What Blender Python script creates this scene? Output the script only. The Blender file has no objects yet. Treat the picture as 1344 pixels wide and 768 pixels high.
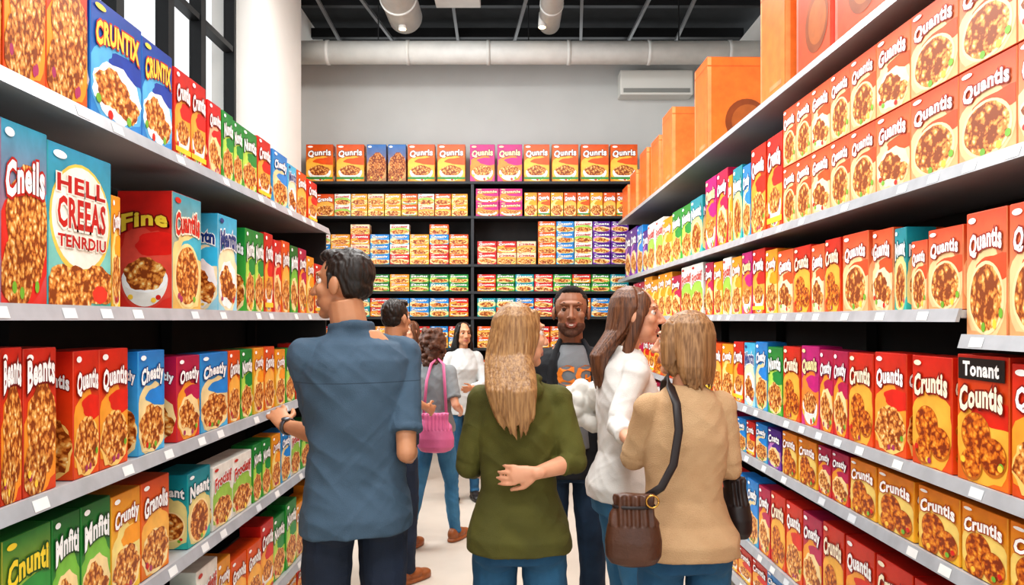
import bpy, bmesh, math, random, time
import numpy as np
from mathutils import Vector, Matrix, noise
from mathutils.bvhtree import BVHTree
random.seed(11)
T0 = time.time()
sc = bpy.context.scene
F = 1000.0; CAMZ = 1.55
def WX(px, D): return (px-672)*D/F
def WZ(py, D): return CAMZ-(py-420)*D/F
def link(o): sc.collection.objects.link(o); return o
def lin(c):
    if isinstance(c, str):
        c = c.lstrip('#'); c = tuple(int(c[i:i+2], 16)/255 for i in (0, 2, 4))
    return tuple((x/12.92 if x <= .04045 else ((x+.055)/1.055)**2.4) for x in c[:3])+(1.0,)

# ------------------------------------------------------------ materials
MATS = {}
def mat(name, color='#888888', rough=.6, metal=0, var=0.0, vscale=8, bump=0.0, bscale=60, emit=0, stretch=(1,1,1), color2=None, seams=None, coord='Object', crease=0):
    if name in MATS: return MATS[name]
    m = bpy.data.materials.new(name); m.use_nodes = True
    nt = m.node_tree; b = nt.nodes['Principled BSDF']
    b.inputs['Roughness'].default_value = rough; b.inputs['Metallic'].default_value = metal
    c = lin(color)
    tc = nt.nodes.new('ShaderNodeTexCoord'); mp = nt.nodes.new('ShaderNodeMapping')
    mp.inputs['Scale'].default_value = stretch
    nt.links.new(tc.outputs[coord], mp.inputs['Vector'])
    n = nt.nodes.new('ShaderNodeTexNoise'); n.inputs['Scale'].default_value = vscale; n.inputs['Detail'].default_value = 4
    nt.links.new(mp.outputs[0], n.inputs['Vector'])
    mx = nt.nodes.new('ShaderNodeMix'); mx.data_type = 'RGBA'
    c2 = lin(color2) if color2 else tuple(x*(1-var) for x in c[:3])+(1,)
    mx.inputs[6].default_value = c; mx.inputs[7].default_value = c2
    rp = nt.nodes.new('ShaderNodeMapRange'); rp.inputs[1].default_value = .35; rp.inputs[2].default_value = .65
    nt.links.new(n.outputs[0], rp.inputs[0]); nt.links.new(rp.outputs[0], mx.inputs[0])
    out = mx.outputs[2]
    if seams:
        sp = nt.nodes.new('ShaderNodeSeparateXYZ'); nt.links.new(tc.outputs['Object'], sp.inputs[0])
        for z in seams:
            mt = nt.nodes.new('ShaderNodeMath'); mt.operation = 'COMPARE'; mt.inputs[1].default_value = z; mt.inputs[2].default_value = .0016
            nt.links.new(sp.outputs[2], mt.inputs[0])
            m2 = nt.nodes.new('ShaderNodeMix'); m2.data_type = 'RGBA'; m2.inputs[7].default_value = tuple(x*.55 for x in c[:3])+(1,)
            nt.links.new(mt.outputs[0], m2.inputs[0]); nt.links.new(out, m2.inputs[6]); out = m2.outputs[2]
    nt.links.new(out, b.inputs['Base Color'])
    if bump:
        n2 = nt.nodes.new('ShaderNodeTexNoise'); n2.inputs['Scale'].default_value = bscale; n2.inputs['Detail'].default_value = 3
        nt.links.new(mp.outputs[0], n2.inputs['Vector'])
        bp = nt.nodes.new('ShaderNodeBump'); bp.inputs['Strength'].default_value = bump; bp.inputs['Distance'].default_value = .01
        nt.links.new(n2.outputs[0], bp.inputs['Height'])
        if crease:
            n3 = nt.nodes.new('ShaderNodeTexNoise'); n3.inputs['Scale'].default_value = 6; n3.inputs['Detail'].default_value = 1; n3.inputs['Distortion'].default_value = .8
            nt.links.new(mp.outputs[0], n3.inputs['Vector'])
            a = nt.nodes.new('ShaderNodeMath'); a.operation = 'SUBTRACT'; a.inputs[1].default_value = .5; nt.links.new(n3.outputs[0], a.inputs[0])
            a2 = nt.nodes.new('ShaderNodeMath'); a2.operation = 'ABSOLUTE'; nt.links.new(a.outputs[0], a2.inputs[0])
            a3 = nt.nodes.new('ShaderNodeMath'); a3.operation = 'MULTIPLY'; a3.inputs[1].default_value = -3; nt.links.new(a2.outputs[0], a3.inputs[0])
            b3 = nt.nodes.new('ShaderNodeBump'); b3.inputs['Strength'].default_value = crease; b3.inputs['Distance'].default_value = .02
            nt.links.new(a3.outputs[0], b3.inputs['Height']); nt.links.new(b3.outputs[0], bp.inputs['Normal'])
        nt.links.new(bp.outputs[0], b.inputs['Normal'])
    if emit:
        b.inputs['Emission Color'].default_value = c; b.inputs['Emission Strength'].default_value = emit
    MATS[name] = m; return m

def card_mat():
    m = bpy.data.materials.new('printed_card'); m.use_nodes = True; nt = m.node_tree; b = nt.nodes['Principled BSDF']
    a = nt.nodes.new('ShaderNodeAttribute'); a.attribute_name = 'Col'
    n = nt.nodes.new('ShaderNodeTexNoise'); n.inputs['Scale'].default_value = 14; n.inputs['Detail'].default_value = 3
    tc = nt.nodes.new('ShaderNodeTexCoord'); nt.links.new(tc.outputs['Object'], n.inputs['Vector'])
    r = nt.nodes.new('ShaderNodeMapRange'); r.inputs[1].default_value = .3; r.inputs[2].default_value = .7; r.inputs[3].default_value = .85; r.inputs[4].default_value = 1.12
    nt.links.new(n.outputs[0], r.inputs[0])
    mx = nt.nodes.new('ShaderNodeMix'); mx.data_type = 'RGBA'; mx.blend_type = 'MULTIPLY'; mx.inputs[0].default_value = 1
    nt.links.new(a.outputs['Color'], mx.inputs[6]); nt.links.new(r.outputs[0], mx.inputs[7])
    nt.links.new(mx.outputs[2], b.inputs['Base Color']); b.inputs['Roughness'].default_value = .38
    return m
def food_mat():
    m = bpy.data.materials.new('printed_cereal_picture'); m.use_nodes = True; nt = m.node_tree; b = nt.nodes['Principled BSDF']
    a = nt.nodes.new('ShaderNodeAttribute'); a.attribute_name = 'Col'
    tc = nt.nodes.new('ShaderNodeTexCoord')
    v = nt.nodes.new('ShaderNodeTexVoronoi'); v.inputs['Scale'].default_value = 46; v.inputs['Randomness'].default_value = 1
    nd = nt.nodes.new('ShaderNodeTexNoise'); nd.inputs['Scale'].default_value = 30; nt.links.new(tc.outputs['Object'], nd.inputs['Vector'])
    vm = nt.nodes.new('ShaderNodeMix'); vm.data_type = 'RGBA'; vm.blend_type = 'LINEAR_LIGHT'; vm.inputs[0].default_value = .02
    nt.links.new(tc.outputs['Object'], vm.inputs[6]); nt.links.new(nd.outputs['Color'], vm.inputs[7]); nt.links.new(vm.outputs[2], v.inputs['Vector'])
    n = nt.nodes.new('ShaderNodeTexNoise'); n.inputs['Scale'].default_value = 110; n.inputs['Detail'].default_value = 5; nt.links.new(tc.outputs['Object'], n.inputs['Vector'])
    ad = nt.nodes.new('ShaderNodeMath'); ad.operation = 'MULTIPLY_ADD'; ad.inputs[1].default_value = .75
    nt.links.new(n.outputs[0], ad.inputs[0]); nt.links.new(v.outputs['Distance'], ad.inputs[2])
    r = nt.nodes.new('ShaderNodeValToRGB'); e = r.color_ramp.elements
    e[0].position = .42; e[0].color = lin('#ffecbc'); e[1].position = 1.2; e[1].color = lin('#8f4412')
    x = e.new(.63); x.color = lin('#f2bc68'); x = e.new(.80); x.color = lin('#de9040'); x = e.new(.98); x.color = lin('#b86424')
    nt.links.new(ad.outputs[0], r.inputs[0])
    mx = nt.nodes.new('ShaderNodeMix'); mx.data_type = 'RGBA'; mx.blend_type = 'MULTIPLY'; mx.inputs[0].default_value = 1
    nt.links.new(r.outputs[0], mx.inputs[6]); nt.links.new(a.outputs['Color'], mx.inputs[7])
    nt.links.new(mx.outputs[2], b.inputs['Base Color']); b.inputs['Roughness'].default_value = .4
    return m
CARD = card_mat(); FOOD = food_mat()

# ------------------------------------------------------------ simple solid helpers
def obj_from(name, verts, faces, m, parent=None, smooth=False):
    me = bpy.data.meshes.new(name); me.from_pydata([tuple(v) for v in verts], [], faces); me.update()
    o = link(bpy.data.objects.new(name, me))
    if m: me.materials.append(m)
    if smooth: me.polygons.foreach_set('use_smooth', [True]*len(me.polygons))
    if parent: o.parent = parent
    return o
def box(name, c, s, m, parent=None, bev=0.0, rotz=0):
    bm = bmesh.new(); bmesh.ops.create_cube(bm, size=1, matrix=Matrix.Diagonal((*s, 1)))
    if bev: bmesh.ops.bevel(bm, geom=bm.edges[:], offset=bev, segments=2, affect='EDGES', profile=.6)
    me = bpy.data.meshes.new(name); bm.to_mesh(me); bm.free(); me.materials.append(m)
    o = link(bpy.data.objects.new(name, me)); o.location = c; o.rotation_euler = (0, 0, rotz)
    if parent: o.parent = parent
    return o
def empty(name, loc=(0,0,0), rotz=0):
    o = link(bpy.data.objects.new(name, None)); o.location = loc; o.rotation_euler = (0,0,rotz); o.empty_display_size = .1; return o
def tag(o, label, cat, group=None):
    o['label'] = label; o['category'] = cat
    if group: o['group'] = group
def struct(o): o['kind'] = 'structure'; return o

class Shape:
    def __init__(s): s.v = []; s.f = []
    def add(s, V, Fs):
        k = len(s.v); s.v += [tuple(x) for x in V]; s.f += [tuple(i+k for i in f) for f in Fs]
    def ell(s, c, r, R=None, seg=16, rings=10):
        if not hasattr(r, '__len__'): r = (r, r, r)
        c = Vector(c); V = []; Fs = []
        for i in range(1, rings):
            t = math.pi*i/rings
            for j in range(seg):
                p = 2*math.pi*j/seg; V.append(Vector((r[0]*math.sin(t)*math.cos(p), r[1]*math.sin(t)*math.sin(p), r[2]*math.cos(t))))
        V.append(Vector((0,0,r[2]))); V.append(Vector((0,0,-r[2])))
        for i in range(rings-2):
            for j in range(seg):
                a = i*seg+j; b = i*seg+(j+1) % seg; Fs.append((a, a+seg, b+seg, b))
        T = len(V)-2; L = (rings-2)*seg
        for j in range(seg):
            Fs.append((T, j, (j+1) % seg)); Fs.append((T+1, L+(j+1) % seg, L+j))
        if R is not None: V = [R @ v for v in V]
        s.add([v+c for v in V], Fs)
    def tube(s, P, rad, seg=14, nrm=None, ends=True):
        P = [Vector(p) for p in P]; V = []; Fs = []
        n = len(P)
        if not hasattr(rad, '__len__'): rad = [rad]*n
        for i in range(n):
            t = (P[min(i+1, n-1)]-P[max(i-1, 0)]).normalized()
            ref = Vector(nrm) if nrm is not None else (Vector((0,1,0)) if abs(t.y) < .85 else Vector((0,0,1)))
            b = (ref-t*ref.dot(t)).normalized(); a = b.cross(t)
            r = rad[i]; ra, rb = (r if hasattr(r, '__len__') else (r, r))
            for j in range(seg):
                p = 2*math.pi*j/seg; V.append(P[i]+a*ra*math.cos(p)+b*rb*math.sin(p))
        for i in range(n-1):
            for j in range(seg):
                x = i*seg+j; y = i*seg+(j+1) % seg; Fs.append((x, y, y+seg, x+seg))
        Fs.append(tuple(range(seg))[::-1]); Fs.append(tuple((n-1)*seg+j for j in range(seg)))
        s.add(V, Fs)
        if ends:
            for i in (0, n-1):
                r = rad[i]; r = min(r) if hasattr(r, '__len__') else r
                s.ell(P[i], r*.99, seg=12, rings=8)
    def loft(s, rings, seg=40, e=2.4, M=None):
        V = []; Fs = []; n = len(rings)
        for (x, y, z, rx, ry) in rings:
            for j in range(seg):
                p = 2*math.pi*j/seg; c, q = math.cos(p), math.sin(p)
                v = Vector((x+rx*math.copysign(abs(c)**(2/e), c), y+ry*math.copysign(abs(q)**(2/e), q), z))
                V.append(M @ v if M is not None else v)
        for i in range(n-1):
            for j in range(seg):
                a = i*seg+j; b = i*seg+(j+1) % seg; Fs.append((a, b, b+seg, a+seg))
        Fs.append(tuple(range(seg))[::-1]); Fs.append(tuple((n-1)*seg+j for j in range(seg)))
        s.add(V, Fs)
    def raw(s, name, m, parent=None): return obj_from(name, s.v, s.f, m, parent, True)
    def build(s, name, m, voxel=.006, smooth=3, parent=None, disp=None):
        me = bpy.data.meshes.new(name); me.from_pydata(s.v, [], s.f); me.update()
        bm = bmesh.new(); bm.from_mesh(me); bmesh.ops.recalc_face_normals(bm, faces=bm.faces[:]); bm.to_mesh(me); bm.free()
        o = link(bpy.data.objects.new(name, me))
        r = o.modifiers.new('r', 'REMESH'); r.mode = 'VOXEL'; r.voxel_size = voxel
        if smooth:
            k = o.modifiers.new('s', 'SMOOTH'); k.iterations = smooth; k.factor = .5
        dg = bpy.context.evaluated_depsgraph_get(); dg.update()
        nm = bpy.data.meshes.new_from_object(o.evaluated_get(dg)); o.modifiers.clear(); o.data = nm
        nm.materials.clear()
        for x in (m if isinstance(m, list) else [m]): nm.materials.append(x)
        if disp:
            N = len(nm.vertices); co = np.zeros(N*3); no = np.zeros(N*3)
            nm.vertices.foreach_get('co', co); nm.vertices.foreach_get('normal', no); co = co.reshape(-1, 3); no = no.reshape(-1, 3)
            d = np.array([disp(p) for p in co]); co += no*d[:, None]; nm.vertices.foreach_set('co', co.ravel())
        nm.polygons.foreach_set('use_smooth', [True]*len(nm.polygons)); nm.update()
        if parent: o.parent = parent
        return o

# ------------------------------------------------------------ camera, world, lights
cam = bpy.data.cameras.new('camera'); cam.sensor_width = 36; cam.lens = 36*F/1344; cam.shift_y = 36/1344
co = link(bpy.data.objects.new('camera', cam)); co.location = (0, 0, CAMZ); co.rotation_euler = (math.pi/2, 0, 0); sc.camera = co
w = bpy.data.worlds.new('daylight'); sc.world = w; w.use_nodes = True
w.node_tree.nodes['Background'].inputs[0].default_value = (.95, .98, 1, 1); w.node_tree.nodes['Background'].inputs[1].default_value = 1.25
sc.view_settings.view_transform = 'Standard'
try: sc.view_settings.look = 'Medium High Contrast'
except Exception: pass
def area(loc, size, e, col=(1, .985, .96), rot=(0,0,0)):
    l = bpy.data.lights.new('area_light', 'AREA'); l.shape = 'RECTANGLE'; l.size = size[0]; l.size_y = size[1]; l.energy = e; l.color = col
    o = link(bpy.data.objects.new('area_light', l)); o.location = loc; o.rotation_euler = rot; return o
for y in (-.6, 1.8, 4.2, 6.2): area((0, y, 4.7), (2.2, .6), 92)
area((-2.45, 5.3, 3.4), (3, 2.4), 140, (.93, .97, 1), (0, -math.pi/2, 0))  # added daylight lamp just inside the windows, no ceiling fixture
area((-1.2, 6.6, 4.8), (.8, .4), 28, rot=(.9, 0, .55))  # added unseen wash lamp, tilted to lighten the back wall

# ------------------------------------------------------------ room
M_wall = mat('painted_wall_grey', '#c6c8c6', .85, var=.05, vscale=2, bump=.05)
M_white = mat('painted_wall_white', '#f7f4ee', .85, var=.04, vscale=2)
M_floor = mat('polished_concrete', '#cfc5b8', .35, var=.10, vscale=3, bump=.03, bscale=20)
M_dark = mat('dark_ceiling', '#2e3032', .9, var=.3, vscale=5)
M_black = mat('black_metal', '#17181a', .5, var=.2)
M_duct = mat('galvanised_duct', '#d6d6d2', .55, .05, var=.10, vscale=6)
YB = 9.4
struct(box('floor', (0.2, 4.5, -.05), (7, 17, .1), M_floor))
struct(box('wall_back', (.15, YB+.08, 2.42), (5.7, .16, 4.84), M_wall))
struct(box('wall_right', (3.05, 5, 2.6), (.16, 16, 5.2), M_white))
LX = -2.6
struct(box('wall_left', (LX-.1, 5, .55), (.2, 16, 1.1), M_white))
struct(box('wall_left_far', (LX-.1, 10.05, 3.25), (.2, 5.9, 4.3), M_white))
struct(box('wall_left_near', (LX-.1, 0, 3.25), (.2, 6, 4.3), M_white))
struct(box('wall_left_top', (LX-.1, 5.05, 5.25), (.2, 4.1, .3), M_white))
struct(box('trim_1', (LX+.13, 7.78, 2.6), (.26, 1.36, 5.2), M_white, bev=.005))
struct(box('ceiling', (.2, 5.5, 5.45), (7, 16, .1), M_dark))
Mglass = bpy.data.materials.new('window_glass'); Mglass.use_nodes = True
gb = Mglass.node_tree.nodes['Principled BSDF']; gb.inputs['Transmission Weight'].default_value = 1; gb.inputs['Roughness'].default_value = 0; gb.inputs['IOR'].default_value = 1.01
n = 0
ys = [3.0, 4.0, 5.0, 5.75, 6.35, 7.1]
for i in range(5):
    n += 1; y0, y1 = ys[i], ys[i+1]; e = struct(empty('window_%d' % n, (LX, (y0+y1)/2, 1.1)))
    W = y1-y0
    g = box('pane', (-.05, 0, 2.0), (.008, W-.06, 3.9), Mglass, e)
    for yy in (-W/2+.025, W/2-.025): box('frame', (-.02, yy, 2.0), (.1, .05, 4.0), M_black, e)
    for zz in (.03, 1.5, 2.95, 3.97): box('mullion', (-.02, 0, zz), (.09, W-.13, .05), M_black, e)

for i, y in enumerate((8.9, 9.9, 10.8, 11.7, 12.6)):
    o = box('ceiling_joist', (.2, y, 5.27), (5.6, .08, .12), M_black); tag(o, 'dark steel joist under the ceiling deck', 'joist', 'ceiling joists')
for i, (x, a) in enumerate(((-2.2, .03), (-1.5, -.12), (-.7, .02), (0, .10), (.9, -.08), (1.5, .03), (2.1, -.05))):
    o = box('ceiling_pipe', (x, 10.0, 5.10+.03*(i % 3)), (.035, 5.6, .035), mat('pipe_grey', '#8a8c8d', .5, .3), rotz=a); tag(o, 'thin grey conduit running under dark ceiling', 'pipe', 'ceiling conduits')
def duct(p0, p1, r, label, bands):
    S = Shape(); p0 = Vector(p0); p1 = Vector(p1); S.tube([p0, p1], [r, r], seg=32, ends=False)
    o = S.raw('air_duct', M_duct); tag(o, label, 'air duct')
    for k in range(bands):
        c = p0.lerp(p1, (k+.5)/bands); d = (p1-p0).normalized()*.02
        B = Shape(); B.tube([c-d, c+d], [r*1.06]*2, seg=32, ends=False); b = B.raw('joint_band', M_duct, o)
    for k in range(3):
        c = p0.lerp(p1, (k+.6)/3.2); box('hanger', (c.x, c.y, (c.z+r+5.4)/2), (.012, .012, 5.4-c.z-r), M_black, o)
duct((LX+.03, 8.75, 4.62), (2.95, 8.75, 4.62), .13, 'long round white air duct across the back wall', 6)
duct((-1.2, 1.0, 4.96), (-1.2, 8.58, 4.96), .19, 'thick round grey air duct running lengthwise', 7)
duct((.42, 1.0, 4.89), (.42, 8.60, 4.89), .12, 'slim round grey air duct running lengthwise', 7)
o = box('air_vent', (-.6, 8.3, 5.2), (.5, .5, .3), M_duct, bev=.01); tag(o, 'square grey air diffuser box under ceiling', 'air vent')
for k in range(4):
    box('slat', (0, -.24+.0, -.1+k*.06), (.42, .03, .02), M_black, o)
Mlamp = mat('lamp_glow', '#ffd9a0', .4, emit=8)
for x, y, z in ((-1.2, 8.35, 4.74), (.33, 8.35, 4.76)):
    S = Shape(); S.tube([(x, y, z), (x, y, z+.16)], [.045, .035], seg=20, ends=False); o = S.raw('ceiling_spotlight', M_duct)
    tag(o, 'small warm glowing spotlight below the duct', 'light', 'ceiling spotlights')
    B = Shape(); B.tube([(x, y-.0, z-.008), (x, y, z+.002)], [.038, .038], seg=20, ends=False); B.raw('bulb', Mlamp, o)
e = empty('air_conditioner', (1.74, YB-.12, 4.26)); tag(e, 'white wall-mounted air conditioner on grey wall', 'air conditioner')
box('casing', (0, 0, .15), (.88, .24, .3), mat('ac_plastic', '#d6d6d0', .5), e, bev=.02)
box('louver', (0, -.122, .05), (.8, .012, .05), mat('ac_dark', '#8a8c88', .5), e)

# ------------------------------------------------------------ cereal box designs
TC = {}
def txt(t, off):
    k = (t, off)
    if k in TC: return TC[k]
    cu = bpy.data.curves.new('t', 'FONT'); cu.body = t; cu.align_x = 'CENTER'; cu.resolution_u = 2; cu.offset = off; cu.size = 1; cu.space_character = 1.08
    o = link(bpy.data.objects.new('t', cu)); dg = bpy.context.evaluated_depsgraph_get(); dg.update()
    me = bpy.data.meshes.new_from_object(o.evaluated_get(dg))
    V = [(v.co.x, v.co.y) for v in me.vertices]; Fs = [tuple(p.vertices) for p in me.polygons]
    bpy.data.objects.remove(o); bpy.data.curves.remove(cu); bpy.data.meshes.remove(me)
    TC[k] = (V, Fs); return TC[k]
class Art:
    def __init__(s): s.v = []; s.f = []; s.c = []; s.m = []
    def face(s, idx, cols, m=0):
        s.f.append(tuple(idx)); s.m.append(m); s.c.append(cols if isinstance(cols, list) else [cols]*len(idx))
class Panel:
    def __init__(s, A, O, u, v, n, W, H): s.A = A; s.O = Vector(O); s.u = Vector(u); s.v = Vector(v); s.n = Vector(n); s.W = W; s.H = H; s.L = 1
    def pt(s, x, y):
        x = max(-s.W/2, min(s.W/2, x)); y = max(-s.H/2, min(s.H/2, y))
        s.A.v.append(s.O+s.u*x+s.v*y+s.n*(.0003*s.L)); return len(s.A.v)-1
    def grad(s, c1, c2, cm=None, k=6):
        rows = []
        for i in range(k+1):
            t = i/k; y = s.H/2-t*s.H; rows.append((s.pt(-s.W/2, y), s.pt(s.W/2, y), t))
        def cc(t):
            return tuple(a+(b-a)*t for a, b in zip(c1, c2))
        for a, b in zip(rows, rows[1:]): s.A.face((a[0], b[0], b[1], a[1]), [cc(a[2]), cc(b[2]), cc(b[2]), cc(a[2])])
        s.L += 1
    def rect(s, x0, y0, x1, y1, col):
        s.A.face([s.pt(x0, y0), s.pt(x1, y0), s.pt(x1, y1), s.pt(x0, y1)], col); s.L += 1
    def blob(s, cx, cy, rx, ry, col, m=0, wave=0, k=7, seg=28, ph=0, arc=(0, 2*math.pi), col2=None):
        c = s.pt(cx, cy); ring = []
        for i in range(seg+1):
            a = arc[0]+(arc[1]-arc[0])*i/seg; r = 1+wave*math.sin(k*a+ph)+wave*.5*math.sin((2*k+1)*a+ph*2)
            ring.append(s.pt(cx+rx*r*math.cos(a), cy+ry*r*math.sin(a)))
        for a, b in zip(ring, ring[1:]): s.A.face((c, a, b), [col2 or col, col, col], m)
        s.L += 1
    def text(s, t, cx, cy, wid, hmax, tc, oc, arch=0, tilt=0, off=.042):
        lines = [(txt(t, off+.06), oc), (txt(t, off), tc)]
        V = lines[1][0][0]; xs = [p[0] for p in V]; ys_ = [p[1] for p in V]
        tw = max(xs)-min(xs); th = max(ys_)-min(ys_); ox = (max(xs)+min(xs))/2; oy = (max(ys_)+min(ys_))/2
        k = wid/tw; ky = min(hmax/th, k*2.3)
        for (V, Fs), col in lines:
            ids = []
            for (x, y) in V:
                X = (x-ox)*k; Y = (y-oy)*ky; q = X/(wid/2)
                Y = Y*(1+.18*(q*q if arch > 0 else 0))-arch*q*q+tilt*X
                ids.append(s.pt(cx+X, cy+Y))
            for f in Fs: s.A.face([ids[i] for i in f], col)
            s.L += 1.2
DES = {}
def design(key, title, c1, c2, tc='#ffffff', oc='#8c1c10', blob='#ffd24a', pic='pile', desc='', W=.21, H=.31, D=.09, side=None, lines=None, band=None, tint='#ffffff', arch=.012, tilt=.08, ty=.27, fw=.86, sd=None, cap=None, rim='#ffe3a6'):
    A = Art(); C1, C2 = lin(c1), lin(c2); S1 = lin(side or c1); tcl, ocl, bl, ti = lin(tc), lin(oc), lin(blob), lin(tint); rm = lin(rim)
    bm = bmesh.new(); bmesh.ops.create_cube(bm, size=1, matrix=Matrix.Translation((0,0,H/2)) @ Matrix.Diagonal((W, D, H, 1)))
    bmesh.ops.bevel(bm, geom=bm.edges[:], offset=.0018, segments=1, affect='EDGES'); bm.verts.index_update()
    A.v = [v.co.copy() for v in bm.verts]
    for f in bm.faces: A.face([v.index for v in f.verts], S1 if abs(f.normal.z) > .5 else tuple(a*.5+b*.5 for a, b in zip(C1, C2)))
    bm.free()
    for (y0, y1, zz) in ((-D/2+.002, .004, .0008), (-.012, D/2-.002, .0015)):
        i = len(A.v); A.v += [Vector((-W/2+.003, y0, H+zz)), Vector((W/2-.003, y0, H+zz)), Vector((W/2-.003, y1, H+zz)), Vector((-W/2+.003, y1, H+zz))]
        A.face((i, i+1, i+2, i+3), tuple(x*.93 for x in S1[:3])+(1,))
    e = .002
    P = [Panel(A, (0, -D/2, H/2), (1,0,0), (0,0,1), (0,-1,0), W-2*e, H-2*e), Panel(A, (-W/2, 0, H/2), (0,-1,0), (0,0,1), (-1,0,0), D-2*e, H-2*e),
         Panel(A, (W/2, 0, H/2), (0,1,0), (0,0,1), (1,0,0), D-2*e, H-2*e)]
    rnd = random.Random(key); pic0, title0, cc0 = pic, title, (C1, C2, bl, tcl, ocl)
    for k, p in enumerate(P):
        w, h = p.W, p.H; front = k == 0; wide = front or D > .11
        pic, title = pic0, title0; C1, C2, bl, tcl, ocl = cc0
        if sd and not front: title, pic = sd[0], sd[1]; C1, C2, bl, tcl, ocl = [lin(x) for x in sd[2:7]]
        p.grad(C1, C2)
        if pic in ('plain', 'disc'):
            lt = tuple(min(1, x*1.5+.08) for x in C1[:3])+(1,)
            p.rect(-w/2, -h/2, -w*.44, h/2, lt); p.rect(-w/2, h*.40, w/2, h*.415, tuple(x*.75 for x in C1[:3])+(1,))
            if pic == 'plain': p.rect(-.1*w, -.44*h, .38*w, -.40*h, lt)
            else: p.blob(.12*w, -.18*h, .34*w, .24*h, lin('#8a4218')); p.blob(.14*w, -.18*h, .26*w, .18*h, lin('#a85a24'))
            continue
        if wide:
            p.blob(0, -.16*h, .56*w, .36*h, bl, wave=.07, k=rnd.randint(4, 7), ph=rnd.random()*6, col2=tuple(min(1, x*1.15+.03) for x in bl[:3])+(1,))
            if rnd.random() < .6: p.blob(.3*w, .05*h, .5*w, .1*h, tuple(min(1, x*1.25) for x in C1[:3])+(1,), wave=.1, k=3, ph=rnd.random()*6)
        if pic == 'bowl':
            p.blob(0, -.24*h, .43*w, .24*h, lin('#f4f1ea'), arc=(math.pi, 2*math.pi)); p.blob(0, -.24*h, .43*w, .12*h, lin('#ffffff'))
            p.blob(0, -.205*h, .38*w, .14*h, ti, 1, wave=.06, k=5)
        elif pic == 'round':
            p.blob(0, -.2*h, .45*w, min(.30*h, .5*w), rm); p.blob(0, -.2*h, .40*w, min(.27*h, .45*w), ti, 1, wave=.02, k=6)
        elif pic == 'cookie':
            p.blob(.06*w, -.06*h, .46*w, .34*h, ti, 1, wave=.05, k=5); p.blob(-.16*w, -.33*h, .36*w, .2*h, tuple(min(1, x*.85) for x in ti[:3])+(1,), 1, wave=.05, k=4)
        elif pic == 'pile':
            p.blob(0, -.27*h, .50*w, .24*h, rm, wave=.06, k=8, ph=1); p.blob(.0, -.25*h, .46*w, .22*h, ti, 1, wave=.09, k=6, ph=rnd.random()*5)
        elif pic == 'milk':
            p.blob(0, -.22*h, .48*w, .25*h, rm, wave=.10, k=9, ph=2); p.blob(-.10*w, -.2*h, .32*w, .17*h, ti, 1, wave=.1, k=5); p.blob(.2*w, -.3*h, .24*w, .12*h, ti, 1, wave=.1, k=4)
        elif pic == 'discs':
            for (x, y, r) in ((-.12, -.12, .30), (.22, -.27, .26), (-.2, -.36, .22)):
                p.blob(x*w, y*h, r*w, r*w*1.05, lin('#c4701c')); p.blob(x*w, y*h+.004, r*w*.93, r*w*.96, lin('#f6cc70'), 1, wave=.02, k=9)
        elif pic == 'well':
            p.blob(0, .06*h, .49*w, .36*h, lin('#f3cf5c')); p.blob(0, .07*h, .46*w, .33*h, lin('#fbf6ea')); p.blob(-.2*w, -.4*h, .4*w, .16*h, ti, 1, wave=.08); p.blob(.25*w, -.36*h, .34*w, .13*h, ti, 1, wave=.08, k=5)
            p.blob(.3*w, -.42*h, .13*w, .06*h, lin('#e33a2a'), wave=.05)
        if wide and pic != 'well':
            for _ in range(3):
                a = rnd.uniform(3.4, 6.0); p.blob(.4*w*math.cos(a), -.27*h+.17*h*math.sin(a), .05*w, .05*w, lin(rnd.choice(['#d8281f', '#7ab53a', '#ffd24a', '#b03a6a'])), seg=10)
        if band and front: p.rect(-w/2, -.44*h, w/2, -.38*h, lin(band))
        if cap and front:
            p.rect(-.46*w, .31*h, .46*w, .48*h, lin('#1c1412')); p.text(cap, 0, .395*h, .72*w, .12*h, lin('#ffffff'), lin('#1c1412'))
        elif front:
            p.blob(-.34*w, .44*h, .10*w, .025*h, tcl)
        if lines:
            for (t, yy, hh, col, ocol) in lines: p.text(t, 0, yy*h, fw*w*.9, hh*h, lin(col), lin(ocol), 0, .0, off=.032)
        elif title and (front or D > .07):
            p.text(title, 0, (ty if not (cap and front) else .19)*h, fw*w, .19*h if front else .13*h, tcl, ocl, arch, tilt)
    me = bpy.data.meshes.new('cereal_box_'+key); me.from_pydata([tuple(v) for v in A.v], [], A.f); me.update()
    me.polygons.foreach_set('material_index', A.m)
    ca = me.color_attributes.new('Col', 'FLOAT_COLOR', 'CORNER'); flat = [x for f in A.c for c in f for x in c]; ca.data.foreach_set('color', flat)
    me.materials.append(CARD); me.materials.append(FOOD)
    DES[key] = dict(me=me, W=W, H=H, D=D, desc=desc)

design('redcookie', '', '#d5281a', '#e8641f', blob='#f09a2c', pic='cookie', desc='red cereal box with large cookie picture', W=.27, H=.38)
design('blueA', 'CRUNTIX', '#1c3f9c', '#2c8fd6', tc='#ffd84a', oc='#c4231a', blob='#5ab4e6', pic='milk', desc='blue cereal box with yellow lettering', W=.27, H=.33, rim='#ffffff')
design('redbowl', 'Cruntis', '#c8201a', '#e2451c', blob='#f3a83a', pic='bowl', desc='red cereal box with a bowl picture', band='#ffd23a')
design('redwhite', 'Quanits', '#cc1c1c', '#e04038', blob='#f2b890', pic='milk', desc='crimson cereal box with milk splash picture')
design('greenA', 'Nuntis', '#15853a', '#54b840', oc='#0c4d22', blob='#b8de58', pic='pile', desc='green cereal box with white lettering')
design('cneils', 'Cneils', '#2aa0c0', '#d8342a', tc='#ffffff', oc='#c01e18', blob='#d8281f', pic='cookie', desc='teal and red cereal box with a cookie picture', W=.30, H=.42, D=.10, ty=.22)
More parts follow.
